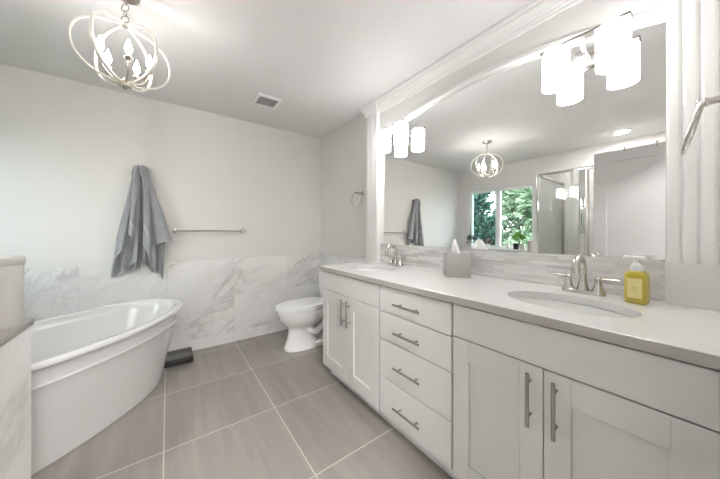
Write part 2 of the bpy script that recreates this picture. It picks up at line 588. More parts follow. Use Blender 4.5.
obj('pane', b, M['screen'], win)['label'] = 'screened pane on the towel side'
b = B(); box(b, XL - 0.03, XL + 0.09, WY0 - 0.04, WY1 + 0.04, WZ0 - 0.03, WZ0 + 0.001, 0.004)
obj('window_sill', b, M['trim'], win)

# ------------------------------------------------------------------ entry door leaf, standing open beside the camera
DX = -0.27
door = thing('door_1', 'white panelled door standing open, seen at the right of the mirror', 'door', (DX, -0.03, 0.01), kind='structure')
dy0, dy1, dz1 = -0.03, 0.745, 2.03
b = B()
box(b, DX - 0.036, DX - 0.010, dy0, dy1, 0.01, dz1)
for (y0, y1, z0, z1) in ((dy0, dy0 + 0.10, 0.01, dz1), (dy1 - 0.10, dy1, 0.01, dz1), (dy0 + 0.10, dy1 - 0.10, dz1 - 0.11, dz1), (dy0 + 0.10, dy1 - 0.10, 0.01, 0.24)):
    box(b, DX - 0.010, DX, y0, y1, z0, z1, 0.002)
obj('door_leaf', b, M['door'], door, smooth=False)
for hy, lab in ((0.519, 'small metal hook over the door top, nearer the shower'), (0.31, 'small metal hook over the door top, nearer the right pilaster')):
    b = B()
    tube(b, [(DX - 0.040, hy, 1.98), (DX - 0.040, hy, dz1 + 0.003), (DX + 0.004, hy, dz1 + 0.003), (DX + 0.004, hy, 2.012), (DX + 0.010, hy, 2.004)], 0.0035, 8)
    box(b, DX - 0.03, DX - 0.005, hy - 0.006, hy + 0.006, dz1 + 0.002, dz1 + 0.022, 0.002)
    solo('over_door_hook', b, M['nickel'], lab, 'hook', group='hooks over the open door')

# ------------------------------------------------------------------ shower: half walls, caps, glass
PX, PYE, PZ = -0.39, 1.43, 0.87
b = B(); box(b, -0.62, PX, 0.86, PYE, 0, PZ); box(b, XL, -0.62, 1.24, PYE, 0, PZ)
struct('wall_shower', b, M['marble_p'], 'marble faced half wall of the shower, at the left edge of the photo', 'wall')
b = B(); box(b, -0.63, PX + 0.006, 0.855, PYE + 0.006, PZ, PZ + 0.022, 0.003); box(b, XL, -0.63, 1.235, PYE + 0.006, PZ, PZ + 0.022, 0.003)
struct('trim_9', b, M['cap'], 'taupe stone cap on the shower half wall', 'trim')
b = B(); box(b, XL, XL + 0.012, YN, 1.235, 0, 2.2); box(b, XL + 0.012, -0.62, YN, YN + 0.012, 0, 2.2)
struct('trim_10', b, M['shower_tile'], 'grey marble tile lining inside the shower', 'tile')
GX, GY, GZ0, GZ1 = -0.55, 1.345, PZ + 0.022, 1.975
sh = thing('shower_enclosure', 'chrome framed clear glass shower enclosure, seen in the mirror', 'shower', (GX, GY, GZ0))
b = B(); box(b, GX - 0.003, GX + 0.003, 0.93, GY - 0.012, GZ0 + 0.02, GZ1 - 0.03)
obj('front_glass', b, M['glass'], sh)
b = B(); box(b, XL + 0.02, GX - 0.012, GY - 0.003, GY + 0.003, GZ0 + 0.02, GZ1 - 0.03)
obj('side_glass', b, M['glass'], sh)
b = B(); box(b, GX - 0.014, GX + 0.014, GY - 0.014, GY + 0.014, GZ0, GZ1, 0.003); obj('corner_post', b, M['chrome'], sh)
b = B(); box(b, GX - 0.016, GX + 0.016, 0.05, GY - 0.014, GZ1 - 0.032, GZ1, 0.003); obj('front_rail', b, M['chrome'], sh)
b = B(); box(b, XL + 0.012, GX - 0.014, GY - 0.014, GY + 0.014, GZ1 - 0.032, GZ1, 0.003); obj('side_rail', b, M['nickel'], sh)
b = B(); box(b, XL + 0.012, GX - 0.014, GY - 0.012, GY + 0.012, GZ0, GZ0 + 0.022, 0.003); box(b, GX - 0.012, GX + 0.012, 0.93, GY - 0.014, GZ0, GZ0 + 0.022, 0.003); obj('bottom_channel', b, M['chrome'], sh)
b = B(); box(b, XL + 0.012, XL + 0.045, GY - 0.014, GY + 0.014, GZ0, GZ1 - 0.032, 0.003); obj('wall_jamb', b, M['pull'], sh)
b = B(); box(b, GX - 0.02, GX + 0.02, 0.872, 0.93, GZ0, GZ1 - 0.032, 0.004); obj('door_jamb', b, M['chrome'], sh)
b = B(); box(b, GX - 0.014, GX + 0.014, 0.80, 0.84, 0.08, GZ1 - 0.035, 0.004); box(b, GX - 0.003, GX + 0.003, 0.07, 0.80, 0.08, GZ1 - 0.035); obj('shower_door', b, M['glass'], sh)
b = B(); box(b, GX - 0.013, GX + 0.013, 0.842, 0.858, 0.08, GZ1 - 0.035, 0.003); obj('hinge_strip', b, M['champagne'], sh)
b = B(); lathe(b, [(0.085, 0.0), (0.085, -0.006), (0.065, -0.010)], (-1.08, 0.66, ZC), 28)
dl = solo('recessed_downlight', b, M['trim'], 'round recessed ceiling light over the shower, seen in the mirror', 'lamp')
b = B(); lathe(b, [(0.062, -0.0105), (0.062, -0.012), (0.03, -0.014)], (-1.08, 0.66, ZC), 24)
obj('lamp_disc', b, M['down'], dl)

# white canister on the shower cap
can = thing('ceramic_canister', 'pale ceramic canister on the stone cap at the left edge', 'canister', (-0.447, 1.365, PZ + 0.022))
b = B(); lathe(b, [(0.054, 0.0), (0.058, 0.006), (0.058, 0.198), (0.055, 0.202)], (-0.447, 1.365, PZ + 0.022), 32); obj('body', b, M['ceramic'], can)
b = B(); lathe(b, [(0.060, 0.202), (0.061, 0.206), (0.061, 0.222), (0.058, 0.226), (0.0, 0.228)][:-1] + [(0.01, 0.228)], (-0.447, 1.365, PZ + 0.022), 32); obj('lid', b, M['ceramic'], can)

# ------------------------------------------------------------------ vanity cabinets
CX = 1.055      # carcass front; door fronts stand in front of it
DF = 1.036
def pull(parent, c, vertical, L=0.185):
    b = B()
    x = DF - 0.032
    d = Vector((0, 0, 1)) if vertical else Vector((0, 1, 0))
    c = Vector(c)
    tube(b, [c + d * (-L / 2), c + d * (L / 2)], 0.006, 12)
    for s in (-1, 1):
        p = c + d * (s * L * 0.32)
        tube(b, [p, (DF + 0.001, p.y, p.z)], 0.0045, 10)
    return obj('handle', b, M['pull'], parent)
def shaker(parent, y0, y1, z0, z1, hy):
    g = 0.0016
    y0 += g; y1 -= g
    s, rl = 0.074, 0.090
    b = B()
    box(b, DF + 0.011, CX - 0.001, y0, y1, z0, z1)
    for (a, c, e, f_) in ((y0, y0 + s, z0, z1), (y1 - s, y1, z0, z1), (y0 + s, y1 - s, z1 - rl, z1), (y0 + s, y1 - s, z0, z0 + rl)):
        box(b, DF, DF + 0.0115, a, c, e, f_, 0.0012, 1)
    d = obj('door', b, M['cab'], parent, smooth=False)
    pull(d, (DF - 0.032, hy, 0.615), True)
    return d
def slab(name, parent, y0, y1, z0, z1, handle=True):
    b = B(); box(b, DF, CX - 0.001, y0 + 0.0016, y1 - 0.0016, z0, z1, 0.0015, 1)
    d = obj(name, b, M['cab'], parent, smooth=False)
    if handle: pull(d, (DF - 0.032, (y0 + y1) / 2 + 0.01, (z0 + z1) / 2 - 0.006), False)
    return d
def carcass(parent, y0, y1):
    b = B(); box(b, CX + 0.016, 1.635, y0, y1, 0.10, 0.875); obj('carcass', b, M['cab'], parent, smooth=False)
    b = B(); box(b, 1.115, 1.135, y0, y1, 0, 0.10); obj('toe_kick', b, M['cab'], parent, smooth=False)
VL, V1, V2, VR = 1.932, 1.212, 0.706, -0.008
FZ0, FZ1, DZ0, DZ1 = 0.732, 0.872, 0.104, 0.727
c1 = thing('sink_cabinet', 'white two door sink cabinet at the far end, next to the toilet', 'cabinet', (1.35, (VL + V1) / 2, 0))
b = B(); box(b, CX - 0.001, CX + 0.0158, VL - 0.019, VL, 0.10, 0.875); obj('side_panel', b, M['cab'], c1, smooth=False)
carcass(c1, V1 + 0.001, VL)
slab('false_front', c1, V1 + 0.004, VL, FZ0, FZ1, False)
m1 = (VL + V1) / 2 - 0.008
shaker(c1, m1, VL, DZ0, DZ1, m1 + 0.035)
shaker(c1, V1 + 0.004, m1, DZ0, DZ1, m1 - 0.035)
c2 = thing('drawer_cabinet', 'white four drawer cabinet in the middle of the vanity', 'cabinet', (1.35, (V1 + V2) / 2, 0))
carcass(c2, V2 + 0.001, V1 - 0.001)
for z0, z1 in ((0.724, 0.872), (0.560, 0.719), (0.334, 0.555), (0.112, 0.329)):
    slab('drawer', c2, V2 + 0.004, V1 - 0.004, z0, z1)
c3 = thing('sink_cabinet', 'white two door sink cabinet at the near end, below the soap bottle', 'cabinet', (1.35, (V2 + VR) / 2, 0))
carcass(c3, -0.058, V2 - 0.001)
slab('false_front', c3, VR, V2 - 0.004, FZ0, FZ1, False)
m3 = (V2 + VR) / 2
shaker(c3, m3, V2 - 0.004, DZ0, DZ1, m3 + 0.038)
shaker(c3, VR, m3, DZ0, DZ1, m3 - 0.038)
b = B(); box(b, DF, CX - 0.001, -0.058, VR - 0.002, 0.104, 0.872); obj('filler', b, M['cab'], c3, smooth=False)

# countertop with two cut-outs, sinks below
SX, SYs = 1.298, (1.605, 0.362)
SA, SB = 0.213, 0.150
b = B(); box(b, 1.02, XR, YN + 0.001, 1.962, CT - 0.032, CT, 0.003)
ctop = solo('countertop', b, M['quartz'], 'long pale quartz countertop over the three vanity cabinets', 'countertop')
for sy in SYs:
    k = B(); lathe(k, [(1.0, CT - 0.1), (1.0, CT + 0.1)], (SX, sy, 0), 64, SB, SA)
    cut(ctop, k)
    for p in ctop.data.polygons: p.use_smooth = False
for sy, lab in ((SYs[0], 'white oval undermount sink at the far faucet'), (SYs[1], 'white oval undermount sink at the near faucet')):
    # the basin needs room inside its cabinet
    s = thing('sink_basin', lab, 'sink', (SX, sy, CT - 0.17), group='oval vanity sinks')
    b = B()
    prof = [(1.12, -0.034), (1.0, -0.034), (0.97, -0.05), (0.90, -0.09), (0.74, -0.128), (0.5, -0.146), (0.22, -0.152), (0.10, -0.154)]
    prof2 = [(0.10, -0.162), (0.5, -0.158), (0.78, -0.14), (0.95, -0.10), (1.03, -0.05), (1.12, -0.042)]
    lathe(b, prof + prof2, (SX, sy, CT), 48, SB, SA, cap0=False, cap1=False)
    b.verts.ensure_lookup_table()
    n = 48; L = len(prof) + len(prof2)
    for i in range(n):
        j = (i + 1) % n
        b.faces.new((b.verts[i], b.verts[j], b.verts[(L - 1) * n + j], b.verts[(L - 1) * n + i]))
    obj('bowl', b, M['porcelain'], s)
    b = B(); lathe(b, [(0.024, -0.158), (0.024, -0.150), (0.018, -0.148), (0.016, -0.152)], (SX, sy, CT), 24); obj('drain', b, M['nickel'], s)
for cab in (c1, c3):
    car = [o for o in cab.children if o.name.startswith('carcass')][0]
    sy = SYs[0] if cab is c1 else SYs[1]
    k = B(); box(k, SX - 0.205, SX + 0.205, sy - 0.265, sy + 0.265, 0.70, 0.95)
    lo_ = ROOTLOC[cab.name]
    bmesh.ops.translate(k, verts=k.verts, vec=-lo_)
    cwm = car.matrix_world
    # carcass geometry is stored relative to its cabinet
    tmp_parent = car.parent; car.parent = None
    bpy.context.view_layer.update()
    cut(car, k)
    car.parent = tmp_parent

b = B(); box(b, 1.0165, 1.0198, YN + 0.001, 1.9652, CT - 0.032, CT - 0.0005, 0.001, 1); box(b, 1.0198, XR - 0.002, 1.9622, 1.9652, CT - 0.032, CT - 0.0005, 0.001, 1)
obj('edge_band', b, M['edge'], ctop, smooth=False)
b = B(); box(b, 1.630, XR, PY0 + 0.001, PY1 - 0.001, CT, MZ0 - 0.001)
solo('tile_backsplash', b, M['mosaic'], 'grey and white linear mosaic tile backsplash under the mirror', 'backsplash', smooth=False)

# ------------------------------------------------------------------ faucets (local: +x towards the wall)
def make_faucet(loc, label):
    t = thing('sink_faucet', label, 'faucet', loc, group='nickel sink faucets')
    b = B()
    pl = []
    for z, s in ((0.0, 1.0), (0.010, 1.0), (0.016, 0.94), (0.018, 0.80)):
        pl.append([(0.026 * s * math.copysign(abs(math.cos(a)) ** 0.7, math.cos(a)), 0.080 * (s ** 0.5) * math.copysign(abs(math.sin(a)) ** 0.7, math.sin(a)), z) for a in [2 * PI * i / 36 for i in range(36)]])
    loft(b, pl); obj('base_plate', b, M['nickel'], t, world=False)
    b = B()
    pts, rr = [], []
    for q in range(7):
        z = 0.014 + 0.10 * q / 6
        pts.append((0, 0, z)); rr.append(0.024 - 0.0105 * min(1, q / 3.0) + 0.0)
    for k in range(1, 15):
        a = PI * k / 16 * 1.12
        pts.append((-0.052 + 0.052 * math.cos(a), 0, 0.114 + 0.056 * math.sin(a))); rr.append(0.0132 + 0.001 * k / 14)
    tube(b, pts, rr, 16)
    e = Vector(pts[-1]); e2 = Vector(pts[-2]); d = (e - e2).normalized()
    tube(b, [e - d * 0.004, e + d * 0.018], 0.0162, 16)
    obj('spout', b, M['nickel'], t, world=False)
    for s in (-1, 1):
        b = B(); lathe(b, [(0.0255, 0.012), (0.024, 0.018), (0.0165, 0.036), (0.0125, 0.056), (0.0105, 0.064), (0.0135, 0.068), (0.0135, 0.077), (0.008, 0.083)], (0, 0.054 * s, 0), 20)
        h = obj('handle', b, M['nickel'], t, world=False)
        b = B(); tube(b, [(0, 0.054 * s, 0.071), (-0.004, (0.054 + 0.03) * s, 0.0735), (-0.008, (0.054 + 0.070) * s, 0.075)], [0.0062, 0.0052, 0.0042], 10)
        obj('lever', b, M['nickel'], h, world=False)
    return t
fc = make_faucet((1.552, SYs[1] + 0.002, CT), 'arched nickel faucet at the near sink, beside the yellow soap')
dup(fc, (1.552, SYs[0], CT), label='arched nickel faucet at the far sink, next to the far pilaster')

# ------------------------------------------------------------------ vanity lights
def make_light(y, label):
    LZ, LX = 2.085, 1.535
    t = thing('vanity_light', label, 'lamp', (LX, y, LZ), group='two shade vanity lights')
    b = B(); box(b, LX - 0.030, LX + 0.018, y - 0.160, y + 0.160, LZ, LZ + 0.009, 0.002); obj('bar', b, M['bar'], t)
    b = B(); box(b, 1.618, 1.637, y - 0.05, y + 0.05, LZ - 0.095, LZ - 0.002, 0.004); obj('back_plate', b, M['nickel'], t)
    b = B(); tube(b, [(1.615, y, LZ - 0.050), (1.59, y, LZ - 0.052), (1.565, y, LZ - 0.045), (1.545, y, LZ - 0.025), (LX, y, LZ + 0.002)], 0.008, 10); obj('arm', b, M['nickel'], t)
    for s in (-1, 1):
        b = B()
        c = (LX, y + s * 0.102, LZ)
        lathe(b, [(0.030, -0.001), (0.050, -0.004), (0.0555, -0.012), (0.0555, -0.180), (0.052, -0.180), (0.052, -0.020), (0.02, -0.012)], c, 36, cap0=False)
        sh_ = obj('lamp_shade', b, M['shade'], t)
        b = B(); lathe(b, [(0.014, -0.013), (0.014, -0.04), (0.028, -0.075), (0.030, -0.10), (0.02, -0.125)], c, 16); obj('bulb', b, M['shade'], sh_)
    return t
make_light(0.362, 'lit two shade vanity light above the near sink')
make_light(1.625, 'lit two shade vanity light above the far sink')

# ------------------------------------------------------------------ chandelier
HX, HY = -0.181, 1.822
ZT, ZB = 2.275, 1.967
ch = thing('orb_chandelier', 'lit orb chandelier of metal rings with candle bulbs', 'chandelier', (HX, HY, ZC))
fwd, rgt = Vector((math.sin(R(36.3)), math.cos(R(36.3)), 0)), Vector((math.cos(R(36.3)), -math.sin(R(36.3)), 0))
zc, hh, hw = (ZT + ZB) / 2, (ZT - ZB) / 2, 0.194
for psi in (-129, -84, -10):
    d = rgt * math.cos(R(psi)) + fwd * math.sin(R(psi))
    nrm = d.cross(Vector((0, 0, 1)))
    b = B()
    ring = []
    n = 72
    for i in range(n):
        a = 2 * PI * i / n
        ca, sa = math.cos(a), math.sin(a)
        p = Vector((HX, HY, zc)) + d * (hw * math.copysign(abs(ca) ** 0.92, ca)) + Vector((0, 0, hh * math.copysign(abs(sa) ** 0.92, sa)))
        out = (d * (ca / hw) + Vector((0, 0, sa / hh))).normalized()
        ring.append([p + out * 0.0036 + nrm * 0.0066, p - out * 0.0036 + nrm * 0.0066, p - out * 0.0036 - nrm * 0.0066, p + out * 0.0036 - nrm * 0.0066])
    loft(b, ring, loop=True)
    obj('ring', b, M['ring'], ch)
b = B(); lathe(b, [(0.006, -0.028), (0.012, -0.022), (0.014, -0.016), (0.028, -0.012), (0.031, 0.0), (0.028, 0.014), (0.012, 0.020), (0.006, 0.03)], (HX, HY, ZB), 20); obj('hub', b, M['champagne'], ch)
b = B(); lathe(b, [(0.012, -0.010), (0.014, 0.0), (0.014, 0.010), (0.005, 0.014)], (HX, HY, ZT), 16); obj('top_cap', b, M['champagne'], ch)
b = B(); lathe(b, [(0.06, 0.0), (0.06, -0.008), (0.045, -0.018), (0.012, -0.022), (0.008, -0.03)], (HX, HY, ZC), 28); obj('canopy', b, M['champagne'], ch)
b = B()
z = ZT + 0.030
k = 0
while z < ZC - 0.02:
    big = k % 2 == 0
    rr_, hz = (0.019, 0.019) if big else (0.008, 0.016)
    dd = rgt if big else fwd
    ring = []
    for i in range(24):
        a = 2 * PI * i / 24
        ring.append(Vector((HX, HY, z)) + dd * (rr_ * math.cos(a)) + Vector((0, 0, hz * math.sin(a))))
    tube(b, ring, 0.0028 if big else 0.0022, 8, loop=True)
    z += 0.0305; k += 1
obj('chain', b, M['champagne'], ch)
for k in range(5):
    a = R(-41 + 72 * k)
    d = rgt * math.cos(a) + fwd * math.sin(a)
    H = Vector((HX, HY, 0))
    zb = ZB + 0.094
    b = B()
    pts = []
    for i in range(11):
        q = i / 10 * PI / 2
        pts.append(H + d * (0.02 + 0.080 * math.sin(q)) + Vector((0, 0, ZB + 0.004 + 0.081 * (1 - math.cos(q)))))
    tube(b, pts, 0.0038, 8)
    arm = obj('candle_arm', b, M['champagne'], ch)
    c = H + d * 0.100
    b = B(); lathe(b, [(0.004, -0.014), (0.010, -0.010), (0.017, -0.002), (0.017, 0.002), (0.008, 0.004)], (c.x, c.y, zb), 16); obj('cup', b, M['champagne'], arm)
    b = B(); lathe(b, [(0.0085, 0.003), (0.0085, 0.022)], (c.x, c.y, zb), 14); obj('candle_sleeve', b, M['cream'], arm)
    b = B(); lathe(b, [(0.006, 0.022), (0.012, 0.031), (0.0155, 0.043), (0.0135, 0.058), (0.0075, 0.077), (0.002, 0.094)], (c.x, c.y, zb), 16); obj('bulb', b, M['bulb'], arm)

# ------------------------------------------------------------------ ceiling vent
vt = thing('ceiling_vent', 'small white exhaust fan grille in the ceiling', 'vent', (0.755, 2.52, ZC))
b = B()
x0, x1, y0, y1 = 0.642, 0.868, 2.408, 2.628
for q in ((x0, x1, y0, y0 + 0.03), (x0, x1, y1 - 0.03, y1), (x0, x0 + 0.03, y0 + 0.03, y1 - 0.03), (x1 - 0.03, x1, y0 + 0.03, y1 - 0.03)):
    box(b, *q, ZC - 0.016, ZC - 0.0005, 0.003)
obj('frame', b, M['trim'], vt)
b = B(); box(b, x0 + 0.03, x1 - 0.03, y0 + 0.03, y1 - 0.03, ZC - 0.003, ZC - 0.0005); obj('back_plate', b, M['vent_dark'], vt)
b = B()
for i in range(10):
    q = x0 + 0.038 + i * 0.0166
    box(b, q - 0.0015, q + 0.0015, y0 + 0.03, y1 - 0.03, ZC - 0.012, ZC - 0.004)
for i in range(10):
    q = y0 + 0.038 + i * 0.016
    box(b, x0 + 0.03, x1 - 0.03, q - 0.0015, q + 0.0015, ZC - 0.0115, ZC - 0.0045)
obj('grille', b, M['box'], vt, smooth=False)

# ------------------------------------------------------------------ bathtub (local: a along, n across; turned 45 degrees in the corner)
TX, TY, TR = -0.573, 2.34, R(45)
tub = thing('bathtub', 'white freestanding oval bathtub set diagonally in the corner', 'bathtub', (TX, TY, 0), TR)
def oval(A, Bw, z, n=96, e=2.15, lift=0.0):
    o = []
    for i in range(n):
        a = 2 * PI * i / n
        ca, sa = math.cos(a), math.sin(a)
        x = A * math.copysign(abs(ca) ** (2 / e), ca)
        y = Bw * math.copysign(abs(sa) ** (2 / e), sa)
        o.append((x, y, z + lift * (x / 0.85) ** 2))
    return o
LF = 0.02
prof = [(0.655, 0.275, 0.0, 0), (0.672, 0.29, 0.004, 0), (0.688, 0.30, 0.05, 0), (0.758, 0.372, 0.40, 0.3), (0.775, 0.392, 0.455, 0.6), (0.783, 0.398, 0.463, 0.7), (0.775, 0.386, 0.470, 0.7), (0.792, 0.398, 0.540, 1), (0.797, 0.402, 0.549, 1),
        (0.826, 0.423, 0.553, 1), (0.833, 0.431, 0.560, 1), (0.833, 0.431, 0.574, 1), (0.828, 0.426, 0.583, 1), (0.815, 0.413, 0.587, 1), (0.793, 0.388, 0.585, 1), (0.78, 0.374, 0.576, 1),
        (0.76, 0.352, 0.52, 0.8), (0.70, 0.325, 0.34, 0.3), (0.64, 0.29, 0.20, 0), (0.58, 0.25, 0.145, 0), (0.45, 0.17, 0.125, 0), (0.2, 0.06, 0.12, 0)]
b = B(); loft(b, [oval(A, Bw, z, lift=LF * l) for A, Bw, z, l in prof])
obj('shell', b, M['acrylic'], tub, world=False, sharp=50)
b = B(); lathe(b, [(0.03, 0.120), (0.03, 0.124), (0.02, 0.126)], (0, 0, 0), 20); obj('drain', b, M['chrome'], tub, world=False)

# ------------------------------------------------------------------ toilet (local: +x forward from the wall)
toi = thing('toilet', 'white two piece toilet between back wall and vanity', 'toilet', (XR - 0.013, 2.57, 0), PI)
def egg(f0, f1, wd, z, n=48, k=0.10, e=2.2):
    c, L = (f0 + f1) / 2, (f1 - f0) / 2
    o = []
    for i in range(n):
        a = 2 * PI * i / n
        ca, sa = math.cos(a), math.sin(a)
        o.append((c + L * math.copysign(abs(ca) ** (2 / e), ca), wd * (1 - k * ca) * math.copysign(abs(sa) ** (2 / e), sa), z))
    return o
b = B()
rings = [egg(0.30, 0.690, 0.118, 0.0, e=2.6), egg(0.30, 0.692, 0.118, 0.020, e=2.6), egg(0.32, 0.682, 0.110, 0.036, e=2.6), egg(0.37, 0.660, 0.094, 0.09, e=2.5), egg(0.39, 0.648, 0.088, 0.16), egg(0.39, 0.646, 0.089, 0.20),
         egg(0.35, 0.660, 0.106, 0.232), egg(0.27, 0.702, 0.145, 0.268), egg(0.19, 0.740, 0.172, 0.320), egg(0.13, 0.755, 0.181, 0.372), egg(0.12, 0.760, 0.183, 0.398), egg(0.125, 0.755, 0.178, 0.404)]
loft(b, rings)
obj('bowl', b, M['porcelain'], toi, world=False, sharp=60)
b = B()
for s in (-1, 1):
    tube(b, [(0.50, 0.050 * s, 0.23), (0.44, 0.070 * s, 0.17), (0.37, 0.076 * s, 0.15), (0.31, 0.076 * s, 0.20), (0.25, 0.076 * s, 0.255), (0.19, 0.076 * s, 0.22), (0.17, 0.076 * s, 0.13), (0.17, 0.076 * s, 0.03)], [0.03, 0.038, 0.040, 0.040, 0.040, 0.040, 0.040, 0.04], 12)
box(b, 0.125, 0.40, -0.118, 0.118, 0.0, 0.055, 0.012, 3)
obj('trapway', b, M['porcelain'], toi, world=False, sharp=60)
b = B(); loft(b, [egg(0.245, 0.748, 0.172, 0.4075), egg(0.23, 0.770, 0.188, 0.4135), egg(0.23, 0.770, 0.188, 0.424), egg(0.235, 0.765, 0.184, 0.428)]); obj('seat', b, M['plastic'], toi, world=False, sharp=60)
b = B(); loft(b, [egg(0.235, 0.755, 0.176, 0.4335), egg(0.22, 0.770, 0.187, 0.4385), egg(0.22, 0.768, 0.186, 0.446), egg(0.23, 0.755, 0.176, 0.452), egg(0.30, 0.68, 0.12, 0.455)]); obj('lid', b, M['plastic'], toi, world=False, sharp=60)
for s in (-1, 1):
    b = B(); box(b, 0.205, 0.24, 0.07 * s - 0.02, 0.07 * s + 0.02, 0.403, 0.446, 0.006)
    obj('hinge', b, M['plastic'], toi, world=False)
def rrect(x0, x1, hwid, z, r=0.03, n=6):
    o = []
    for cx, cy, a0 in ((x1 - r, hwid - r, 0), (x0 + r, hwid - r, 90), (x0 + r, -hwid + r, 180), (x1 - r, -hwid + r, 270)):
        for i in range(n + 1):
            a = R(a0 + 90 * i / n)
            o.append((cx + r * math.cos(a), cy + r * math.sin(a), z))
    return o
b = B(); loft(b, [rrect(0.02, 0.165, 0.185, 0.37), rrect(0.012, 0.19, 0.205, 0.405), rrect(0.008, 0.20, 0.215, 0.56), rrect(0.006, 0.205, 0.218, 0.735)]); obj('tank', b, M['porcelain'], toi, world=False, sharp=60)
b = B(); loft(b, [rrect(0.003, 0.212, 0.226, 0.7355), rrect(0.0, 0.217, 0.231, 0.742), rrect(0.0, 0.217, 0.231, 0.758), rrect(0.006, 0.21, 0.224, 0.766)]); obj('tank_lid', b, M['porcelain'], toi, world=False, sharp=60)

# ------------------------------------------------------------------ towel, hook, towel bar, rings
YW = YB
def pix(u, v, y):
    r_ = (u - 360) / FPX; d = fwd + rgt * r_; t = y / d.y
    return d.x * t, 1.2 + (231.5 - v) / FPX * t
hk = thing('robe_hook', 'nickel robe hook holding the grey towel', 'hook', (-0.185, YW, 1.77))
b = B(); lathe(b, [(0.024, 0), (0.024, 0.006), (0.012, 0.009)], n=20)
bmesh.ops.transform(b, matrix=Matrix.Translation((-0.185, YW, 1.76)) @ Matrix.Rotation(R(90), 4, 'X'), verts=b.verts); obj('rose', b, M['nickel'], hk)
b = B(); tube(b, [(-0.185, YW - 0.004, 1.76), (-0.185, YW - 0.03, 1.758), (-0.185, YW - 0.045, 1.768), (-0.185, YW - 0.05, 1.79)], 0.006, 10); obj('peg', b, M['nickel'], hk)

def poly_at(pts, t):
    ls = [0]
    for a, c in zip(pts, pts[1:]): ls.append(ls[-1] + math.hypot(c[0] - a[0], c[1] - a[1]))
    s = t * ls[-1]
    for i in range(len(pts) - 1):
        if s <= ls[i + 1] + 1e-9:
            q = (s - ls[i]) / max(1e-9, ls[i + 1] - ls[i])
            return (pts[i][0] + (pts[i + 1][0] - pts[i][0]) * q, pts[i][1] + (pts[i + 1][1] - pts[i][1]) * q)
    return pts[-1]
def sheet(bm, left, right, base, amp, nf, ph=0.0, v0=0.0, v1=1.0, off=0.0, nu=30, nv=36, th=0.005):
    """hanging cloth between two edge lines given in the towel's own drawing units"""
    front, back = [], []
    for j in range(nv + 1):
        t = v0 + (v1 - v0) * j / nv
        (lx, lz), (rx, rz) = poly_at(left, t), poly_at(right, t)
        fr, bk = [], []
        for i in range(nu + 1):
            s = i / nu
            k = min(1.0, 0.15 + t * 1.1)
            wob = math.sin(2 * PI * nf * s + ph) * amp * k + math.sin(2 * PI * nf * 2.3 * s + ph * 2 + t * 2) * amp * 0.25 * k
            y = YW - 0.012 - base * (0.75 + 0.25 * k) - wob - off
            x = lx + (rx - lx) * s + math.cos(2 * PI * nf * s + ph) * amp * 0.4 * k
            z = lz + (rz - lz) * s + math.sin(2 * PI * nf * s + ph + 0.8) * amp * 0.5 * t * t
            y = min(y, YW - 0.004 - th)
            fr.append((x, y, z)); bk.append((x, y + th, z))
        front.append(fr); back.append(bk)
    rings = [f + list(reversed(g)) for f, g in zip(front, back)]
    loft(bm, rings)
def C(*q):   # towel outline points
    return [pix(100 + x * 0.271, 155 + y * 0.271, 3.075) for x, y in q]
tw = thing('bath_towel', 'grey bath towel hanging in folds from the hook above the bathtub', 'towel', (-0.185, YW - 0.05, 1.80))
b = B()
SH = {
 'bl': (C((126, 46), (92, 180), (60, 300), (36, 454)), C((160, 44), (160, 200), (158, 330), (150, 418)), 0.038, 0.020, 2.6, 0.6),
 'br': (C((140, 44), (132, 200), (138, 330), (146, 392)), C((176, 50), (214, 170), (244, 300), (236, 456)), 0.036, 0.020, 2.2, 2.2),
 'll': (C((124, 44), (96, 160), (68, 280), (46, 390)), C((142, 42), (128, 180), (114, 280), (104, 338)), 0.060, 0.030, 0.5, 0.15),
 'rr': (C((158, 44), (172, 160), (188, 250), (202, 336)), C((178, 48), (216, 160), (246, 235), (272, 314)), 0.060, 0.030, 0.5, -0.1),
 'ml': (C((134, 42), (126, 160), (112, 300), (86, 410)), C((150, 42), (148, 180), (142, 300), (136, 398)), 0.066, 0.020, 0.9, 1.9),
 'mr': (C((150, 42), (156, 160), (160, 300), (158, 384)), C((168, 42), (184, 180), (200, 300), (204, 436)), 0.060, 0.018, 0.9, 0.9),
 'fl': (C((127, 42), (117, 150), (107, 230), (100, 298)), C((146, 40), (146, 150), (140, 240), (137, 314)), 0.092, 0.034, 0.5, 0.1),
 'fr': (C((152, 40), (158, 150), (155, 260), (152, 332)), C((172, 44), (188, 150), (196, 300), (203, 406)), 0.088, 0.034, 0.5, 0.0),
}
for k, a in SH.items(): sheet(b, *a)
# the cloth bunched over the hook
for q in range(7):
    f_ = q / 6
    cx_ = 124 + 54 * f_
    top = 40 + 10 * abs(2 * f_ - 1) ** 2
    (x0_, z0_), (x1_, z1_) = C((cx_, top + 42), (cx_ + (0.5 - f_) * 8, top))
    dpt = 0.062 + 0.026 * math.sin(q * 2.1)
    tube(b, [(x0_, YW - dpt - 0.012, z0_), (x0_, YW - dpt - 0.014, (z0_ + z1_) / 2), (x1_, YW - dpt, z1_ - 0.012), (x1_, YW - dpt + 0.02, z1_ - 0.004), (x1_, YW - 0.02, z1_ - 0.03)], [0.010, 0.014, 0.015, 0.013, 0.008], 8)
obj('cloth', b, M['towel'], tw, sharp=70)
for k in ('bl', 'br', 'll', 'rr', 'fl', 'fr'):
    b = B(); sheet(b, *SH[k], v0=0.982, v1=1.003, off=0.0018, nv=2, th=0.0086)
    obj('hem', b, M['towel_band'], tw, sharp=70)
for k, v0, v1 in (('fl', 0.79, 0.87), ('fr', 0.71, 0.78)):
    b = B(); sheet(b, *SH[k], v0=v0, v1=v1, off=0.003, nv=6, th=0.006)
    obj('woven_band', b, M['towel_band'], tw, sharp=70)

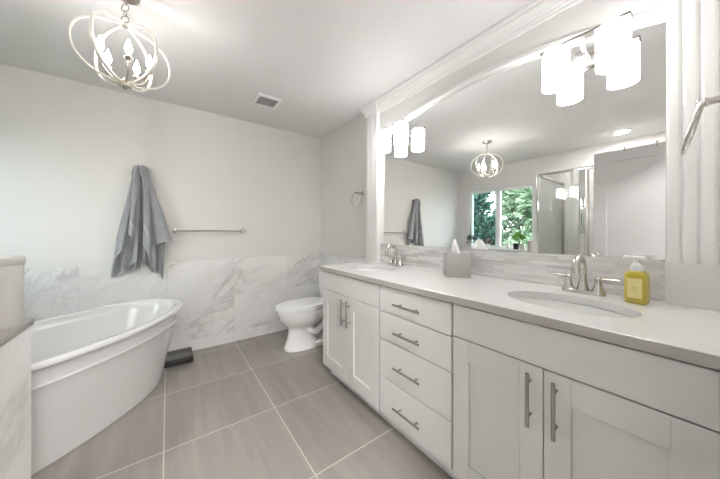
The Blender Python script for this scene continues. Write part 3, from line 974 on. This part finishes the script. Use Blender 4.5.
bar = thing('towel_bar', 'long nickel towel bar on the back wall, right of the towel', 'towel bar', (0.36, YW, 1.207))
b = B(); cyl(b, (0.035, YW - 0.062, 1.207), (0.685, YW - 0.062, 1.207), 0.008, 14); obj('rod', b, M['pull'], bar)
for x in (0.055, 0.665):
    b = B()
    lathe(b, [(0.024, 0), (0.024, 0.008), (0.011, 0.014), (0.011, 0.05), (0.015, 0.056), (0.015, 0.07), (0.008, 0.074)], n=20)
    bmesh.ops.transform(b, matrix=Matrix.Translation((x, YW, 1.207)) @ Matrix.Rotation(R(90), 4, 'X'), verts=b.verts)
    obj('bracket', b, M['nickel'], bar)

def towel_ring(loc, rotz, label, tilt):
    """local: +x out of the wall"""
    t = thing('towel_ring', label, 'towel ring', loc, rotz, group='nickel towel rings')
    b = B(); lathe(b, [(0.026, 0), (0.026, 0.008), (0.012, 0.014), (0.010, 0.07), (0.013, 0.074), (0.013, 0.092), (0.006, 0.096)], n=20)
    bmesh.ops.transform(b, matrix=Matrix.Rotation(R(90), 4, 'Y'), verts=b.verts)
    obj('bracket', b, M['nickel'], t, world=False)
    b = B()
    pts = []
    for i in range(48):
        a = 2 * PI * i / 48
        p = Vector((0, 0.076 * math.sin(a), -0.072 + 0.076 * math.cos(a)))
        p = Matrix.Rotation(tilt, 3, 'Y') @ p
        pts.append(p + Vector((0.082, 0, 0)))
    tube(b, pts, 0.0042, 10, loop=True)
    obj('ring', b, M['nickel'], t, world=False)
    return t
towel_ring((XR, 2.20, 1.600), PI, 'nickel towel ring on the wall above the toilet', 0.0)
towel_ring((1.30, YN, 1.587), R(92), 'nickel towel ring at the right edge, in front of the near pilaster', R(-15))

# ------------------------------------------------------------------ things on the counter
ta = math.atan2(-0.687, 0.727)
tb = thing('tissue_box', 'warm grey tissue box on the countertop with tissue pulled up', 'tissue box', (1.492, 0.985, CT), ta)
b = B(); box(b, -0.070, 0.070, -0.062, 0.062, 0.006, 0.152, 0.004)
obj('box', b, M['box'], tb, world=False)
b = B(); box(b, -0.073, 0.073, -0.065, 0.065, 0.0, 0.0062, 0.002); obj('base', b, M['box'], tb, world=False)
b = B()
rings = []
for j in range(12):
    q = j / 11
    z = 0.150 + 0.085 * q
    rr = []
    for i in range(28):
        a = 2 * PI * i / 28
        fold = 1 + 0.22 * math.sin(3 * a + 2 * q) * (1 - 0.3 * q)
        r1 = (0.034 * (1 - q) ** 0.5 + 0.0015) * fold
        rr.append((r1 * 0.68 * math.cos(a) - 0.012 * q, r1 * 1.5 * math.sin(a), z + 0.004 * math.sin(2 * a) * q))
    rings.append(rr)
loft(b, rings); obj('tissue', b, M['tissue'], tb, world=False, sharp=70)

sp = thing('soap_dispenser', 'clear pump bottle of yellow soap near the right pilaster', 'soap dispenser', (1.513, 0.186, CT), R(-99))
def rsq(hw_, hd, z, r):
    o = []
    for cx, cy, a0 in ((hw_ - r, hd - r, 0), (-hw_ + r, hd - r, 90), (-hw_ + r, -hd + r, 180), (hw_ - r, -hd + r, 270)):
        for i in range(7):
            a = R(a0 + 15 * i)
            o.append((cx + r * math.cos(a), cy + r * math.sin(a), z))
    return o
b = B(); loft(b, [rsq(0.028, 0.022, 0.0, 0.008), rsq(0.0315, 0.025, 0.004, 0.009), rsq(0.032, 0.0255, 0.02, 0.009), rsq(0.032, 0.0255, 0.110, 0.009), rsq(0.030, 0.024, 0.120, 0.011), rsq(0.022, 0.020, 0.128, 0.016), rsq(0.017, 0.017, 0.130, 0.0165)])
obj('bottle', b, M['soap'], sp, world=False, sharp=60)
b = B(); box(b, -0.021, 0.021, -0.0264, -0.0254, 0.022, 0.100, 0.0004, 1); lb = obj('label', b, M['label'], sp, world=False)
b = B()
for z, hwid in ((0.066, 0.008), (0.058, 0.010), (0.050, 0.006)): box(b, -hwid, hwid, -0.0268, -0.0263, z - 0.0009, z + 0.0009)
obj('print', b, M['ink'], lb, world=False)
b = B(); lathe(b, [(0.019, 0.129), (0.020, 0.132), (0.020, 0.146), (0.014, 0.156), (0.0095, 0.160), (0.0095, 0.176)], n=28)
obj('collar', b, M['plastic'], sp, world=False)
b = B(); box(b, -0.040, 0.022, -0.011, 0.011, 0.174, 0.188, 0.005, 3); box(b, 0.008, 0.030, -0.008, 0.008, 0.176, 0.186, 0.004, 2); obj('pump_head', b, M['plastic'], sp, world=False)

# ------------------------------------------------------------------ bathroom scale on the floor
sc = thing('bathroom_scale', 'flat black bathroom scale on the floor beside the bathtub', 'scale', (0.03, 2.975, 0))
b = B(); box(b, -0.052, 0.186, 2.838, 3.098, 0.008, 0.052, 0.005); obj('body', b, M['black'], sc)
b = B()
box(b, -0.042, 0.176, 2.870, 2.985, 0.0515, 0.0555, 0.001)
for i in range(5): box(b, -0.042, 0.176, 2.875 + i * 0.022, 2.883 + i * 0.022, 0.0553, 0.0575)
obj('tread', b, M['rubber'], sc)
for x in (-0.03, 0.158):
    for y in (2.875, 3.07):
        b = B(); lathe(b, [(0.012, 0), (0.014, 0.004), (0.014, 0.009)], (x, y, 0), 14); obj('foot', b, M['rubber'], sc)

# ------------------------------------------------------------------ plants on the window sill
def leaves(bm, c, n, rad, size, up=0.4, flat=0.6, rng=random):
    for _ in range(n):
        d = Vector((rng.gauss(0, 1), rng.gauss(0, 1), rng.gauss(0, 1) * flat + up)).normalized()
        p = Vector(c) + d * rad * (0.35 + 0.65 * rng.random())
        t = d.cross(Vector((rng.gauss(0, 1), rng.gauss(0, 1), rng.gauss(0, 1)))).normalized()
        s = size * (0.6 + 0.7 * rng.random())
        a = bm.verts.new(p); e = bm.verts.new(p + d * s)
        m_ = p + d * s * 0.5 + d.cross(t) * s * 0.12
        l = bm.verts.new(m_ + t * s * 0.28); r_ = bm.verts.new(m_ - t * s * 0.28)
        bm.faces.new((a, l, e)); bm.faces.new((a, e, r_))
SXL, SZ = XL + 0.035, WZ0 + 0.001
def pot(t, x, y, r, h, mat):
    b = B(); lathe(b, [(r * 0.72, 0), (r * 0.75, 0.004), (r, h), (r * 0.88, h), (r * 0.86, h - 0.012)], (x, y, SZ), 22)
    return obj('pot', b, mat, t)
p1 = thing('potted_plant', 'dark leaved plant with a tall stem at the towel end of the sill', 'plant', (SXL, 2.80, SZ))
pot(p1, SXL, 2.80, 0.04, 0.07, M['plastic'])
b = B(); tube(b, [(SXL, 2.80, SZ + 0.05), (SXL + 0.004, 2.805, SZ + 0.2), (SXL, 2.815, SZ + 0.42)], 0.004, 6); obj('stem', b, M['dark_leaf'], p1)
b = B(); leaves(b, (SXL, 2.80, SZ + 0.14), 60, 0.07, 0.055); obj('foliage', b, M['dark_leaf'], p1)
p2 = thing('potted_plant', 'small red brown plant in a white pot on the sill, by the centre post', 'plant', (SXL, 2.47, SZ))
pot(p2, SXL, 2.47, 0.04, 0.07, M['plastic'])
b = B(); leaves(b, (SXL, 2.47, SZ + 0.10), 90, 0.07, 0.045); obj('foliage', b, M['red_leaf'], p2)
p3 = thing('potted_plant', 'bright green plant in a black pot on the window sill', 'plant', (SXL, 1.99, SZ))
pot(p3, SXL, 1.99, 0.05, 0.10, M['black'])
b = B(); leaves(b, (SXL, 1.95, SZ + 0.16), 110, 0.09, 0.06, up=0.8); obj('foliage', b, M['leaf'], p3)
for (y, hh_, mat, lab) in ((2.13, 0.10, M['plastic'], 'small white jar on the window sill, beside the black pot'), (1.89, 0.085, M['ceramic'], 'pale grey jar at the shower end of the window sill')):
    b = B(); lathe(b, [(0.032, 0), (0.035, 0.004), (0.035, hh_ - 0.015), (0.028, hh_), (0.01, hh_ + 0.002)], (SXL, y, SZ), 22)
    solo('sill_jar', b, mat, lab, 'jar')

# ------------------------------------------------------------------ garden beyond the window
b = B(); box(b, -16, XL - T - 0.02, -6, 14, -0.6, -0.5)
tag(obj('lawn', b, M['lawn']), 'green lawn outside the window', 'lawn', kind='structure')
def tree(x, y, h, rad, mat, label, seed):
    rg = random.Random(seed)
    t = thing('garden_tree', label, 'tree', (x, y, -0.5), group='trees outside the window')
    b = B(); tube(b, [(x, y, -0.5), (x + 0.05, y, h * 0.5), (x, y + 0.05, h * 0.9)], [0.16, 0.10, 0.03], 8); obj('trunk', b, M['bark'], t)
    b = B()
    for _ in range(64):
        a, q = rg.random() * 2 * PI, rg.random()
        rr = rad * (1.05 - 0.6 * q) * (0.45 + 0.55 * rg.random())
        leaves(b, (x + rr * math.cos(a), y + rr * math.sin(a), 0.0 + h * q), 110, 0.42, 0.20, rng=rg)
    obj('foliage', b, mat, t, smooth=False)
tree(-5.4, 5.35, 3.6, 1.05, M['fol_a'], 'bluish green tree outside, behind the screened pane', 1)
tree(-4.6, 2.45, 3.6, 1.0, M['fol_b'], 'light green tree outside the clear pane', 2)
tree(-8.8, 4.6, 5.4, 1.35, M['fol_b'], 'light green tree farther back, behind the clear pane', 3)
tree(-8.8, 7.6, 5.4, 1.35, M['fol_a'], 'bluish tree farther back, behind the screened pane', 4)
tree(-12.6, 6.2, 6.6, 1.7, M['fol_a'], 'tall bluish tree farthest back, behind the clear pane', 5)
tree(-12.6, 9.9, 6.6, 1.7, M['fol_a'], 'tall bluish tree farthest back, behind the screened pane', 6)
